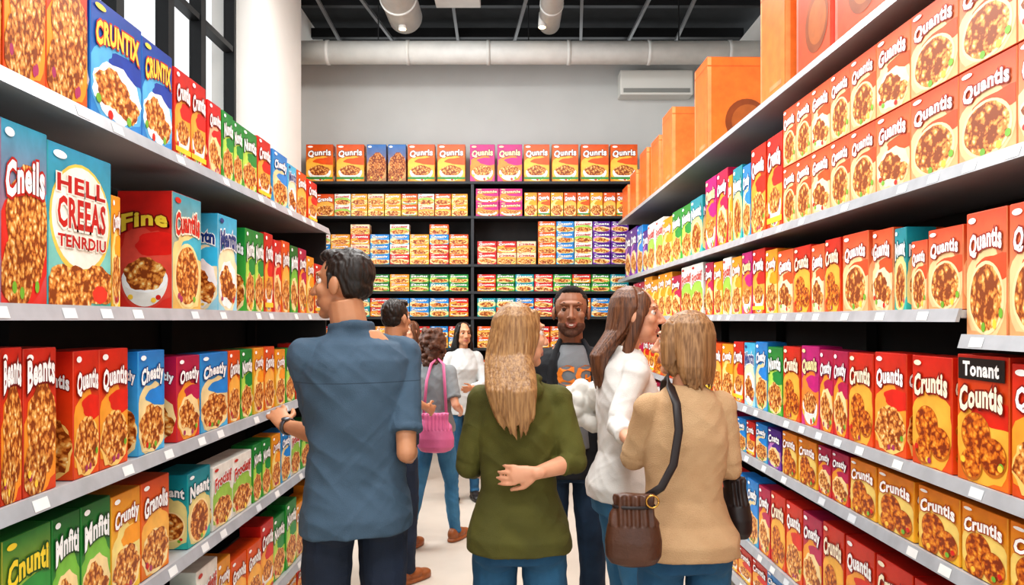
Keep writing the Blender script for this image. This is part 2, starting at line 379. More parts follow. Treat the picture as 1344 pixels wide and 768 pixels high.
design('well', '', '#2a9cc0', '#4cb8a8', blob='#7cc8c0', pic='well', desc='teal cereal box with cream round label', W=.33, H=.42, D=.1, lines=[('HELL', .27, .11, '#c0181c', '#fbf6ea'), ('CREEAS', .09, .20, '#c41c1c', '#fbf6ea'), ('TENRDIU', -.09, .08, '#c0181c', '#fbf6ea')])
design('cuant', 'Cuantils', '#3aa6bd', '#e8b860', tc='#d6281c', oc='#fbf3e0', blob='#f6d890', pic='round', desc='red and teal cereal box with bowl picture on end panel', W=.24, H=.42, D=.19, side='#c9231c',
       sd=('Fine', 'bowl', '#d0221a', '#e23a2c', '#e05040', '#ffe04a', '#8a120c'))
design('mantn', 'Mantn', '#35b0d8', '#a8dcea', tc='#1c3f86', oc='#ffffff', blob='#f6e8c0', pic='milk', desc='light blue cereal box with granola picture', W=.2, H=.4, D=.12, rim='#ffffff')
design('beants', 'Beants', '#c8281a', '#d8481c', tc='#ffffff', oc='#7a120c', blob='#f0962c', pic='cookie', desc='dark red cereal box with white lettering', W=.2, H=.36, ty=.36)
design('quantred', 'Quantis', '#cf2212', '#ea5a1c', oc='#8c0e08', blob='#f6a232', pic='pile', desc='bright red cereal box with white lettering', W=.2, H=.35, rim='#ffd27a')
design('quantor', 'Quantis', '#d64a1e', '#f5b27a', oc='#9a220a', blob='#f9cf98', pic='round', desc='orange cereal box with white lettering', W=.23, H=.27, D=.12, fw=.82, rim='#ffe2ae')
design('orpale', 'Guantis', '#d9501e', '#f6bc80', oc='#9a220a', blob='#fbd8a4', pic='milk', desc='pale orange cereal box with white lettering', W=.2, H=.3, D=.12, fw=.82, rim='#ffeac4')
design('crunred', 'Cruntis', '#cc2210', '#ea581c', tc='#fff4d8', oc='#8c140a', blob='#f8b440', pic='discs', desc='red-orange cereal box with golden biscuit picture', W=.2, H=.36, rim='#ffcf50')
design('crundark', 'Countis', '#c8240e', '#ee7a20', tc='#fff4d8', oc='#7c140a', blob='#f8b440', pic='discs', desc='red-orange cereal box with black name panel', W=.2, H=.36, cap='Tonant', rim='#ffd24a')
design('yellowb', 'Cruntis', '#e8851c', '#f8c23c', tc='#ffffff', oc='#b0480e', blob='#fbd878', pic='discs', desc='yellow cereal box with golden biscuit picture', W=.18, H=.22)
design('bluec', 'Cheatly', '#1a80cc', '#54b8e4', tc='#ffffff', oc='#123c7c', blob='#f0d8a0', pic='pile', desc='sky blue cereal box with granola picture', W=.2, H=.32)
design('magenta', 'Onatly', '#b0144e', '#e0342a', tc='#ffffff', oc='#6c0f3c', blob='#f6a02a', pic='milk', desc='magenta cereal box with white lettering', W=.19, H=.31)
design('pinkb', 'Quanis', '#b81272', '#e0408c', tc='#fff2b0', oc='#7a0f52', blob='#f0872c', pic='bowl', desc='pink cereal box with yellow lettering', W=.3, H=.4)
design('yelgreen', 'Cnunti', '#2f8a3c', '#e6c22c', tc='#f6d83a', oc='#1c5a1c', blob='#a8d04a', pic='pile', desc='green and yellow cereal box', W=.24, H=.3)
design('greenB', 'Mnfiti', '#156c2c', '#3ca03c', tc='#ffffff', oc='#0e4420', blob='#7cc040', pic='milk', desc='dark green cereal box with cluster picture')
design('yel', 'Cruntly', '#e6941c', '#f6c840', tc='#ffffff', oc='#b0440e', blob='#fbdf88', pic='pile', desc='golden yellow cereal box')
design('orangeC', 'Granolis', '#d84e10', '#f2841c', tc='#ffffff', oc='#8a240c', blob='#fab44c', pic='pile', desc='orange cereal box with granola picture')
design('teal', 'Neant', '#0c8c9c', '#38b8ac', tc='#ffffff', oc='#0c5560', blob='#e8d890', pic='round', desc='teal cereal box with round picture', D=.13)
design('whiteb', 'Frocisif', '#f0eee6', '#e6e2d6', tc='#c9301c', oc='#ffffff', blob='#9cc84a', pic='pile', desc='white cereal box with red lettering', W=.24, H=.26)
design('purple', 'Cnats', '#4c1c84', '#8040ac', tc='#ffffff', oc='#34125c', blob='#c880c8', pic='milk', desc='purple cereal box with white lettering')
design('carton', '', '#dc5c1c', '#ea7a32', blob='#e2621c', pic='plain', desc='large plain orange carton with lighter edge', W=.36, H=.62, D=.40, sd=('', 'plain', '#e67630', '#ec8640', '#e2621c', '#ffffff', '#ffffff'))
design('cartplain', '', '#da5a1c', '#e67028', blob='#e8651c', pic='plain', desc='large orange carton with brown printed disc', W=.36, H=.62, D=.40, sd=('', 'disc', '#e66a22', '#ec7c2c', '#e2621c', '#ffffff', '#ffffff'))
design('cartred', '', '#c03a1c', '#d44e24', blob='#e8651c', pic='disc', desc='large red-orange carton with brown printed disc', W=.36, H=.62, D=.40)
design('backor', 'Qunris', '#d4500c', '#f0921c', tc='#ffffff', oc='#7a2a10', blob='#f8b840', pic='bowl', desc='orange cereal box with cereal bowl picture', W=.34, H=.44, D=.12, band='#3a8c3c')
design('bluebrown', '', '#2068ac', '#a87840', tc='#ffffff', oc='#1c3c6a', blob='#c89858', pic='cookie', desc='blue cereal box with brown clusters', W=.24, H=.44, tint='#e0c8b0')
design('bandy', 'Oats', '#f0dcb8', '#f0982c', tc='#b83a14', oc='#ffffff', blob='#f3a840', pic='pile', desc='small cream and orange cereal packet', W=.22, H=.2)
print('designs', time.time()-T0, flush=True)

PL = []
def put(des, x, y, z, rot, w, h, d, group): PL.append((des, x, y, z, rot, w, h, d, group))
def sidebox(side, des, y0, y1, z, h, d, group, back=.02):
    w = y1-y0-.004; ym = (y0+y1)/2
    if side == 'L': put(des, -(1.15+back+d/2), ym, z, math.pi/2, w, h, d, group)
    else: put(des, 1.33-.015*ym+back+d/2, ym, z, -math.pi/2+.015, w, h, d, group)
def Dof(side, px): return 1170/(672-px) if side == 'L' else 1350/(px-657)
def run(side, z, items, group, d=.1):
    for it in items:
        pa, pb, des, h = it[:4]; dd = it[4] if len(it) > 4 else d; st = it[5] if len(it) > 5 else 1
        y0, y1 = sorted((Dof(side, pa), Dof(side, pb)))
        for k in range(st): sidebox(side, des, y0, y1, z+k*(h+.003), h, dd, group)
def fill(side, z, y0, y1, dl, wr, hr, group, d=.1, st=1, rep=2):
    y = y0
    while True:
        des = random.choice(dl); hh = random.uniform(*hr); ww = random.uniform(*wr)
        for _ in range(random.randint(1, rep)):
            if y+ww > y1: return
            for k in range(st): sidebox(side, des, y, y+ww, z+k*(hh+.001), hh, d, group, back=.02+random.random()*.01)
            y += ww
ZL = [2.12, 1.585, 1.12, .72, .25]
g = 'cereal boxes on the upper window-side shelf'
run('L', ZL[0], [(-150,-60,'redcookie',.42),(-60,2,'redcookie',.42),(4,60,'redcookie',.42),(60,115,'redcookie',.42),(118,186,'blueA',.34),(186,226,'blueA',.33),(229,250,'redbowl',.31),(250,270,'redbowl',.31),
    (273,290,'redwhite',.28),(292,306,'greenA',.28),(306,318,'greenA',.27),(318,337,'greenA',.27),(338,355,'redbowl',.28),(358,377,'bluec',.27),(378,389,'mantn',.25),(390,402,'orangeC',.25),(404,416,'redbowl',.24)], g)
g = 'cereal boxes on the chest-high window-side shelf'
run('L', ZL[1], [(-130,-2,'cneils',.43),(0,62,'cneils',.43),(62,146,'well',.42),(226,264,'cuant',.41,.19),(286,311,'mantn',.39,.15),(322,334,'greenA',.37),(334,346,'greenA',.37),(347,358,'redbowl',.38),(359,369,'redwhite',.36),(370,380,'orangeC',.37),(381,391,'greenB',.36),(392,402,'magenta',.36),(403,412,'yel',.33),(413,424,'redbowl',.3)], g)
run('L', ZL[1], [(146,158,'yel',.33)], g)
g = 'cereal boxes on the waist-high window-side shelf'
run('L', ZL[2], [(-140,-62,'beants',.37),(-60,-2,'beants',.37),(0,29,'beants',.365),(30,74,'beants',.36),(96,130,'quantred',.345,.12),(130,168,'quantred',.345,.12),(181,216,'bluec',.33),(232,262,'magenta',.30,.12),(263,299,'bluec',.30),(300,315,'orangeC',.3),(316,331,'greenA',.3),(333,346,'yel',.3),(347,360,'orangeC',.3),(362,374,'yel',.28),(375,387,'greenA',.28),(388,400,'redbowl',.3),(402,415,'bluec',.28)], g)
g = 'cereal boxes on the lower window-side shelf'
run('L', ZL[3], [(-140,-70,'yelgreen',.32),(-70,0,'yelgreen',.32),(2,67,'yelgreen',.32),(68,105,'greenB',.32),(106,145,'greenB',.32),(146,184,'yel',.31),(185,222,'orangeC',.31),(246,276,'teal',.27,.13),(279,305,'whiteb',.25),(305,330,'whiteb',.25),(332,343,'greenA',.26),(344,355,'greenA',.26),(357,368,'yel',.26),(369,381,'bluec',.26),(382,394,'whiteb',.25),(395,410,'greenA',.26)], g)
g = 'cereal boxes on the bottom window-side shelf'
fill('L', ZL[4], 2.0, 4.7, ['bluec','redbowl','greenA','whiteb','orangeC','mantn','yel'], (.14,.24), (.28,.36), g)
fill('L', .03, 3.4, 4.7, ['bluec','redbowl','teal','yel'], (.16,.22), (.14,.17), g)

ZR = [2.65, 2.0, 1.58, 1.085, .82, .35]
g = 'large cartons on the top of the tall shelving'
for y, L_, des, hh in ((2.25,.38,'cartred',.55),(2.68,.4,'cartred',.55),(3.12,.36,'cartred',.55),(3.62,.34,'carton',.60),(4.98,.32,'cartplain',.62),(6.0,.36,'carton',.58),(6.5,.34,'carton',.48),(7.05,.34,'cartplain',.50),(7.6,.34,'carton',.40),(8.1,.34,'carton',.34)):
    sidebox('R', des, y, y+L_, ZR[0], hh, .42, g)
g = 'orange cereal boxes stacked on the high shelf'
for i, (a, b) in enumerate(((1335,1420),(1258,1335),(1195,1258),(1150,1195),(1116,1150),(1090,1116),(1065,1090),(1045,1065),(1028,1045))):
    run('R', ZR[1], [(a, b, 'quantor' if i % 3 else 'orpale', .27, .14, 2)], g)
run('R', ZR[1], [(1007,1027,'redbowl',.46),(986,1005,'quantred',.46),(975,985,'bluec',.40),(962,974,'teal',.42),(956,961,'yel',.40),(941,955,'magenta',.46),(926,940,'pinkb',.46)], g)
fill('R', ZR[1], 5.1, 8.5, ['teal','yel','greenA','bluec','orangeC','whiteb','purple','redbowl'], (.26,.40), (.36,.50), g, rep=2)
g = 'cereal boxes on the eye-level shelf'
run('R', ZR[2], [(1218,1264,'quantor',.25,.16),(1196,1217,'quantor',.225,.1),(1145,1172,'orpale',.29,.18),(1174,1190,'teal',.28,.1),(1106,1140,'quantor',.30,.1),(1083,1103,'crunred',.30),(1065,1082,'orpale',.29),(1042,1064,'crunred',.30),(1021,1041,'orpale',.30)], g)
run('R', ZR[2], [(1005,1020,'yel',.32),(988,1004,'redbowl',.34),(974,987,'pinkb',.34),(961,973,'yel',.33),(949,960,'whiteb',.34),(937,948,'yel',.33),(926,936,'magenta',.34)], g)
fill('R', ZR[2], 5.1, 8.5, ['magenta','yel','redbowl','whiteb','teal','greenA','orangeC'], (.24,.36), (.30,.37), g, rep=2)
run('R', 1.505, [(1268,1322,'quantor',.35,.12),(1324,1400,'quantor',.35,.12)], g)
g = 'red cereal boxes on the waist-high shelf'
run('R', ZR[3], [(1327,1420,'quantred',.35),(1256,1325,'crundark',.365),(1197,1250,'crunred',.35),(1148,1190,'quantred',.35),(1114,1146,'crunred',.34),(1094,1113,'magenta',.34),(1076,1094,'magenta',.34),(1052,1075,'pinkb',.35),(1028,1050,'crunred',.34),(1008,1027,'greenA',.33),(992,1007,'bluec',.35),(977,991,'mantn',.34),(963,976,'redbowl',.34),(948,962,'yel',.32),(935,947,'orangeC',.32),(923,934,'redbowl',.32)], g)
fill('R', ZR[3], 5.1, 8.5, ['redbowl','orangeC','yel','magenta','crunred'], (.24,.36), (.30,.35), g, rep=2)
g = 'small cereal boxes on the low narrow shelf'
run('R', ZR[4], [(1325,1420,'yellowb',.2),(1262,1323,'yellowb',.2),(1205,1260,'yellowb',.2),(1152,1200,'yellowb',.2),(1116,1150,'yellowb',.2),(1092,1114,'magenta',.2),(1074,1091,'magenta',.2),(1048,1072,'yellowb',.2),(1027,1046,'yellowb',.2),(1008,1025,'purple',.19),(992,1007,'bluec',.19),(980,991,'redbowl',.18),(968,979,'bluec',.18)], g)
fill('R', ZR[4], 4.4, 8.5, ['bluec','purple','magenta','redbowl'], (.2,.3), (.16,.2), g, rep=2)
g = 'red cereal boxes on the knee-high shelf'
run('R', ZR[5], [(1325,1420,'quantred',.36),(1265,1322,'crunred',.36),(1200,1260,'quantred',.36),(1150,1198,'crunred',.36),(1110,1148,'quantred',.36),(1080,1108,'crunred',.36),(1054,1079,'magenta',.35),(1032,1053,'quantred',.35),(1012,1031,'crunred',.35),(996,1011,'magenta',.34),(981,995,'bluec',.34),(967,980,'bluec',.33)], g)
fill('R', ZR[5], 4.4, 8.5, ['bluec','purple','redbowl'], (.22,.3), (.28,.34), g, rep=2)
fill('R', .1, 2.6, 5.2, ['bluec','magenta','redbowl'], (.18,.24), (.17,.2), g, rep=2)

YBF = 9.0
ZB = [3.19, 2.78, 2.21, 1.89, 1.59, 1.22, .82, .42]
def bpx(px): return WX(px, YBF)
g = 'large cereal boxes on top of the end-wall shelving'
for a, b, des in ((400,437,'backor'),(440,478,'backor'),(480,507,'bluebrown'),(508,533,'bluebrown'),(534,571,'backor'),(573,611,'backor'),(616,650,'pinkb'),(652,686,'pinkb'),(687,722,'backor'),(724,760,'backor'),(762,800,'backor'),(801,838,'backor')):
    put(des, bpx((a+b)/2), YBF+.1, ZB[0], 0, (b-a-1.5)*.009, .44, .14, g)
g = 'small cereal boxes on the end-wall shelving'
def brow(z, px0, px1, wpx, hpx, st, dl, keep=.72):
    x = px0; i = 0
    while x+wpx <= px1:
        des = dl[i % len(dl)]; n = st if isinstance(st, int) else random.randint(*st)
        for k in range(n):
            d2 = des if random.random() < keep else random.choice(dl)
            put(d2, bpx(x+wpx/2), YBF+.09, z+k*(hpx*.009+.001), 0, (wpx-1)*.009, hpx*.009, .13, g)
        x += wpx; i += 1
brow(ZB[1], 414, 438, 24, 29, 1, ['orangeC']); brow(ZB[1], 438, 616, 22, 14.5, 2, ['whiteb','yel','bandy','yel','backor','bandy','orangeC','yel'])
brow(ZB[1], 624, 686, 31, 18, 2, ['pinkb']); brow(ZB[1], 688, 828, 17.3, 31, 1, ['orangeC','backor','yel'])
brow(ZB[2], 407, 616, 26, 13, (3,4), ['whiteb','redbowl','bandy','bluec','whiteb','yel','redwhite','orangeC'], .6); brow(ZB[2], 626, 704, 26, 15, (2,3), ['redwhite','redbowl','bandy']); brow(ZB[2], 706, 828, 24, 14, 4, ['orangeC','bluec','whiteb','purple','purple'], .65)
brow(ZB[3], 407, 616, 26, 11, 2, ['greenB','teal','greenA','greenB','yel'], .6); brow(ZB[3], 626, 828, 25, 11, 2, ['redbowl','greenB','teal','redwhite','greenA'])
brow(ZB[4], 407, 616, 26, 12, 2, ['bluec','orangeC','teal','redbowl'], .6); brow(ZB[4], 626, 828, 25, 12, 2, ['teal','orangeC','bluec','magenta'], .6)
for zz in (ZB[5], ZB[6]):
    brow(zz, 420, 616, 24, 14, 2, ['redbowl','bluec','bandy','yel','purple'], .6); brow(zz, 626, 760, 24, 14, 2, ['orangeC','greenA','yel','redbowl'], .6)
for zz in (ZB[7],): brow(zz, 510, 616, 24, 24, 1, ['redbowl','bluec','yel'])

def score(p): return p[5]*p[6]/(p[2]**2)
PL.sort(key=score, reverse=True)
NIND = 300
for i, (des, x, y, z, rot, w_, h_, d_, g) in enumerate(PL[:NIND]):
    D_ = DES[des]; o = link(bpy.data.objects.new('cereal_box', D_['me'])); o.location = (x, y, z+.0005); o.rotation_euler = (0, 0, rot)
    o.scale = (w_/D_['W'], d_/D_['D'], h_/D_['H'])
    o['label'] = D_['desc']; o['category'] = 'cereal box'; o['group'] = g
bm = bmesh.new()
for (des, x, y, z, rot, w_, h_, d_, g) in PL[NIND:]:
    D_ = DES[des]; M = Matrix.Translation((x, y, z+.0005)) @ Matrix.Rotation(rot, 4, 'Z') @ Matrix.Diagonal((w_/D_['W'], d_/D_['D'], h_/D_['H'], 1))
    k = len(bm.verts); bm.from_mesh(D_['me']); bm.verts.ensure_lookup_table()
    bmesh.ops.transform(bm, matrix=M, verts=bm.verts[k:])
me = bpy.data.meshes.new('distant_boxes'); bm.to_mesh(me); bm.free()
while len(me.materials): me.materials.pop()
me.materials.append(CARD); me.materials.append(FOOD)
o = link(bpy.data.objects.new('cereal_boxes', me)); o['kind'] = 'stuff'; tag(o, 'many small colourful cereal boxes stacked on distant shelves', 'cereal boxes')
print('boxes', len(PL), time.time()-T0, len(me.vertices), flush=True)

# ------------------------------------------------------------ shelving
M_shelf = mat('shelf_metal', '#b4b6b8', .4, .15, var=.06, vscale=5)
M_rail = mat('price_rail', '#b0b3b8', .3, .1, var=.15, vscale=12)
M_tag = mat('price_tag_paper', '#e6e6e4', .6, var=.1); M_tagy = mat('price_tag_tinted', '#d0d4d8', .6)
M_back = mat('shelf_back_panel', '#2e2c2b', .8, var=.2)
M_dgrey = mat('dark_grey_metal', '#34363a', .5, .2, var=.15)
def shelving(side, y0, y1, levels, zt, label, depth=.5):
    e = empty('shelving_unit', (-1.15, 0, 0) if side == 'L' else (1.33, 0, 0), 0 if side == 'L' else .015)
    tag(e, label, 'shelving')
    sg = -1 if side == 'L' else 1
    box('back_panel', (sg*(depth+.02), (y0+y1)/2, zt/2), (.03, y1-y0, zt), M_back, e)
    if side == 'L': box('end_panel', (sg*(depth/2+.02), y1+.012, 1.06), (depth, .02, 2.12), M_back, e)
    n = max(2, round((y1-y0)/1.2))
    for k in range(n+1):
        box('upright', (sg*(depth-.03), y0+.03+(y1-y0-.06)*k/n, zt/2), (.05, .04, zt), M_back, e)
    for (z, a, b) in levels:
        box('shelf', (sg*depth/2, (a+b)/2, z-.013), (depth-.01, b-a, .024), M_shelf, e, bev=.003)
        r = obj_from('price_rail', [(sg*.0, a, z+.004), (sg*.0, b, z+.004), (-sg*.012, a, z-.036), (-sg*.012, b, z-.036), (sg*.010, a, z+.004), (sg*.010, b, z+.004), (sg*.0, a, z-.036), (sg*.0, b, z-.036)],
            [(0,1,3,2), (4,5,7,6), (0,4,5,1), (2,3,7,6), (0,2,6,4), (1,5,7,3)], M_rail, e)
        yy = a+.15; c = 0
        while yy < b-.1 and c < 11:
            t = obj_from('price_tag', [(-sg*.0032, yy, z-.004), (-sg*.0032, yy+.06, z-.004), (-sg*.0117, yy, z-.031), (-sg*.0117, yy+.06, z-.031)], [(0,1,3,2)], M_tagy if random.random() < .3 else M_tag, r)
            yy += random.choice((.18, .27, .42)); c += 1
    return e
shelving('L', 1.25, 4.78, [(z, 1.25, 4.78) for z in ZL]+[(.03, 1.25, 4.78)], 2.35, 'black-backed metal shelving with grey shelves of cereal')
shelving('R', 1.25, 8.6, [(ZR[0], 1.25, 8.6), (ZR[1], 1.25, 8.6), (ZR[2], 2.21, 8.6), (1.505, 1.25, 2.2), (ZR[3], 1.25, 8.6), (ZR[4], 1.25, 8.6), (ZR[5], 1.25, 8.6), (.1, 1.25, 8.6)], 2.75, 'tall metal shelving with pale shelves of red cereal boxes')
e = empty('shelving_unit', (0, YBF, 0)); tag(e, 'dark metal shelving against the grey end wall', 'shelving')
xa, xb = bpx(398), 2.2
box('back_panel', ((xa+xb)/2, .34, 1.6), (xb-xa, .02, 3.2), M_back, e)
for z in ZB+[.08]: box('shelf', ((xa+xb)/2, .165, z-.016), (xb-xa, .33, .03), M_dgrey, e)
for px in (399, 620, 842): box('upright', (bpx(px), .16, 1.58), (.035, .3, 3.16), M_dgrey, e)
box('upright', (xb, .16, 1.58), (.045, .3, 3.16), M_dgrey, e)

# ------------------------------------------------------------ people
def skinmat(n, c, c2):
    m = mat('skin_'+n, c, .48, color2=c2, vscale=9, bump=.02, bscale=150)
    b = m.node_tree.nodes['Principled BSDF']; b.inputs['Subsurface Weight'].default_value = .12; b.inputs['Subsurface Radius'].default_value = (.012, .005, .003); b.inputs['Subsurface Scale'].default_value = 1.0
    return m
SK_l = skinmat('light', '#dfa98a', '#d49a7c'); SK_m = skinmat('warm', '#c68f6c', '#b98260'); SK_d = skinmat('dark', '#a06e52', '#8f5f46')
def cloth(n, c, c2=None, b=.25, cr=.3, **k): return mat('cloth_'+n, c, .85, color2=c2, var=.14, vscale=6, bump=b, bscale=350, crease=cr, **k)
def hairmat(n, c, c2): return mat('hair_'+n, c, .38, color2=c2, vscale=6, bump=.28, bscale=9, stretch=(24, 24, .9))
MEYE = mat('eye_white', '#e8e2da', .2); MIR = mat('iris_brown', '#3a2012', .2)
def hand(S, wr, d, nrm, thumb, curl=.25, s=1.0):
    d = Vector(d).normalized(); nrm = Vector(nrm); nrm = (nrm-d*nrm.dot(d)).normalized(); t = d.cross(nrm)*thumb; wr = Vector(wr)
    S.tube([wr-d*.02*s, wr+d*.03*s, wr+d*.088*s], [(.022*s, .017*s), (.031*s, .015*s), (.037*s, .012*s)], nrm=nrm)
    for k, (o, L) in enumerate(((.031, .066), (.0105, .074), (-.0105, .069), (-.031, .054))):
        p = wr+d*(.082 if k < 3 else .075)*s+t*o*s; P = [p]; a = 0
        dd = (d+t*o*1.0).normalized()
        for fr, m in ((.45, 1), (.3, 1.3), (.25, .9)):
            a += (curl+.03*k)*m; p = p+(dd*math.cos(a)+nrm*math.sin(a))*L*fr*s; P.append(p)
        S.tube(P, [.0086*s, .0080*s, .0072*s, .0060*s], seg=10, nrm=t)
    b = wr+d*.022*s+t*.024*s; D1 = (d*.72+t*.6+nrm*.3).normalized(); D2 = (d*.95+t*.2+nrm*.35).normalized()
    S.tube([b, b+D1*.04*s, b+D1*.04*s+D2*.03*s, b+D1*.04*s+D2*.052*s], [.014*s, .011*s, .0095*s, .0078*s], seg=10)
RM = [(.84,.15,.10,0),(.92,.16,.108,0),(1.0,.15,.103,0),(1.1,.14,.098,0),(1.2,.15,.106,0),(1.3,.164,.115,0),(1.38,.160,.106,-.005),(1.43,.125,.083,-.008),(1.475,.074,.060,-.01)]
RF = [(.84,.158,.11,-.01),(.92,.165,.118,-.015),(1.0,.146,.10,-.005),(1.08,.116,.086,0),(1.18,.120,.088,0),(1.28,.132,.108,.012),(1.36,.126,.090,0),(1.42,.100,.072,-.005),(1.465,.060,.050,-.008)]
def foldf(s, amp, seed=0, gx=5, gz=7):
    def f(p):
        a = noise.noise(Vector((p[0]*gx+seed, p[1]*gx, p[2]*gz*.7-p[0]*3)))
        c = noise.noise(Vector((p[0]*9+p[2]*7, p[1]*8-seed, p[2]*12+p[0]*7)))
        d = noise.noise(Vector((p[0]*16-p[2]*14, p[1]*12+seed, p[2]*16-p[0]*13)))
        w_ = .35+.65*min(1, max(0, .5+noise.noise(Vector((p[0]*3+9, p[1]*3, p[2]*3+seed)))*1.5))
        return amp*(.15+a*.6+(.4-abs(c)*1.9)*.75*w_+(.3-abs(d)*1.5)*.35*w_)
    return f
def person(label, X, Y, yaw, H, sex, skin, arms, head=(0, 0), feet=None, top=None, pants=None, shoes=None, hair=None, vox=.0045, beard=None, lipc='#b06a5c', hoff=(0,0), sx=None, hscale=1.0, fwid=1.0, hz=0):
    s = H/1.75; R = Matrix.Rotation(yaw, 3, 'Z'); base = Vector((X, Y, 0))
    def L(p): return R.transposed() @ (Vector(p)-base)
    male = sex == 'm'; rings = RM if male else RF; sx = sx or (.158 if male else .132)
    B = Shape()
    B.loft([(0, cy*s, z*s, rx*s*.94, ry*s*.94) for z, rx, ry, cy in rings])
    hc = Vector((hoff[0], .012+hoff[1], 1.622+hz))*s
    nr = (.056 if male else .044)*s; nx = hoff[0]*.55*s; ny = hoff[1]*.5*s
    B.tube([Vector((nx*.5, -.012*s, 1.39*s)), Vector((nx, -.012*s+ny, 1.47*s)), hc+Vector((0, -.02, -.05))*s], [nr*1.25, nr*1.06, nr], ends=False)
    HM = Matrix.Rotation(head[0], 3, 'Z') @ Matrix.Rotation(head[1], 3, 'X')
    hs = s*(1.0 if male else .97)*hscale
    def hp(x, y, z): return hc+HM @ (Vector((x, y, z))*hs)
    def he(c, r): B.ell(hp(c[0]*fwid, c[1], c[2]), (r[0]*hs*fwid, r[1]*hs, r[2]*hs), R=HM)
    he((0,-.012,.03), (.074,.094,.09)); he((0,.028,-.03), (.058,.064,.084)); he((0,.066,-.096), (.026,.022,.020)); he((.034,.025,-.062), (.026,.045,.034)); he((-.034,.025,-.062), (.026,.045,.034))
    he((0,.075,.036), (.05,.018,.012)); he((.038,.060,-.018), (.022,.022,.022)); he((-.038,.060,-.018), (.022,.022,.022))
    B.tube([hp(0,.088,.022), hp(0,.104,-.008), hp(0,.116,-.028)], [.0075*hs, .010*hs, .012*hs], seg=10)
    he((.012,.100,-.03), (.009,.01,.008)); he((-.012,.100,-.03), (.009,.01,.008))
    B.tube([hp(-.026,.078,-.053), hp(-.012,.091,-.058), hp(.012,.091,-.058), hp(.026,.078,-.053)], [.005*hs, .0068*hs, .0068*hs, .005*hs], seg=10)
    B.tube([hp(-.022,.080,-.060), hp(-.010,.090,-.070), hp(.010,.090,-.070), hp(.022,.080,-.060)], [.005*hs, .0075*hs, .0075*hs, .005*hs], seg=10)
    for q in (1, -1): he((q*.076,-.006,-.006), (.010,.019,.031))
    J = {}
    for sd, q in (('L', -1), ('R', 1)):
        a = arms[sd]; sh = Vector((q*sx*s, -.005*s, 1.395*s)); el = L(a[0]); wr = L(a[1]); J[sd] = (sh, el, wr)
        B.tube([sh, sh.lerp(el, .5), el], [.038*s, .036*s, .031*s]); B.tube([el, el.lerp(wr, .35), wr], [.032*s, .033*s, .022*s])
        d = (wr-el) if len(a) < 3 or a[2] is None else R.transposed() @ Vector(a[2]); nn = R.transposed() @ Vector(a[3]) if len(a) > 3 else Vector((-q, .2, 0))
        th = a[4] if len(a) > 4 else q; cu = a[5] if len(a) > 5 else .3
        hand(B, wr, d, nn, th, cu, s*(1 if male else .92))
    feet = feet or {'L': (-.11, 0, 0), 'R': (.11, 0, 0)}
    LG = {}
    for sd, q in (('L', -1), ('R', 1)):
        fx, fy = feet[sd][:2]; lift = feet[sd][2]; hip = Vector((q*.085, -.005, .90))*s; an = Vector((fx*s, fy*s, (.085+lift)*s)); kn = hip.lerp(an, .5)+Vector((0, .03+lift*.5, .0))*s; LG[sd] = (hip, kn, an)
        B.tube([hip, hip.lerp(kn, .5), kn], [.072*s, .066*s, .050*s]); B.tube([kn, kn.lerp(an, .35)+Vector((0,-.012,0)), an], [.049*s, .05*s, .034*s])
        B.tube([an+Vector((0,0,-.02)), an+Vector((0,.12*s,-.05*s))], [.034*s, .028*s])
    lip = mat('lips_'+lipc.strip('#'), lipc, .4)
    body = B.build('person', [skin, lip], vox, 3)
    me = body.data; N = len(me.polygons); ce = np.zeros(N*3); me.polygons.foreach_get('center', ce); ce = ce.reshape(-1, 3)
    q = (ce-np.array(hc)) @ np.array(HM)/hs
    zz = q[:, 2]-14*q[:, 0]**2
    mi = ((np.abs(q[:, 0]) < .025) & (zz < -.054) & (zz > -.077) & (q[:, 1] > .078)).astype(np.int32); me.polygons.foreach_set('material_index', mi); me.update()
    body.location = (X, Y, 0); body.rotation_euler = (0, 0, yaw); tag(body, label, 'person')
    for k in (1, -1):
        c0 = hp(k*.031*fwid, .069, .010)
        S = Shape(); S.ell((0,0,0), .0125*hs, seg=16, rings=12); S.v = [tuple(c0+HM @ Vector((v[0], v[2], v[1]))) for v in S.v]
        o = S.raw('eye', MEYE, body); o.data.materials.append(MIR)
        for p in o.data.polygons:
            v = HM.transposed() @ (Vector(p.center)-c0)
            if v.y > .0098*hs: p.material_index = 1
        S = Shape(); S.tube([hp(k*.016*fwid, .088, .034), hp(k*.032*fwid, .085, .040), hp(k*.048*fwid, .072, .035)], [.0026*hs, .0032*hs, .002*hs], seg=8); S.raw('eyebrow', hair[1], body)
        S = Shape(); S.tube([hp(k*.019*fwid, .077, .014), hp(k*.031*fwid, .082, .0205), hp(k*.044*fwid, .073, .014)], [.0026*hs, .0038*hs, .0024*hs], seg=8); S.raw('eyelid', skin, body)
    if pants:
        S = Shape(); i = .008*s
        rr = [r for r in rings if r[0] < 1.05]
        S.loft([(0, cy*s, z*s, rx*s+i*.6, ry*s+i*.6) for z, rx, ry, cy in rr])
        for sd in 'LR':
            hip, kn, an = LG[sd]; wd = pants[1]
            S.tube([hip+Vector((0,0,-.03)), hip.lerp(kn, .5), kn, kn.lerp(an, .4)+Vector((0,-.01,0)), an+Vector((0,0,.005))], [.082*s, .078*s, (.059+wd*.3)*s, (.056+wd*.6)*s, (.042+wd)*s], ends=False)
            S.ell(hip+Vector((0,0,-.03)), .081*s); S.ell(an+Vector((0,.005,0)), (.05*s, .055*s, .03*s))
            S.ell(hip+Vector((-hip.x*.1,-.042*s,-.02)), (.074*s, .070*s, .080*s))
        S.build('jeans', pants[0], max(vox, .006), 3, body, foldf(s, .006, 3, 6, 12))
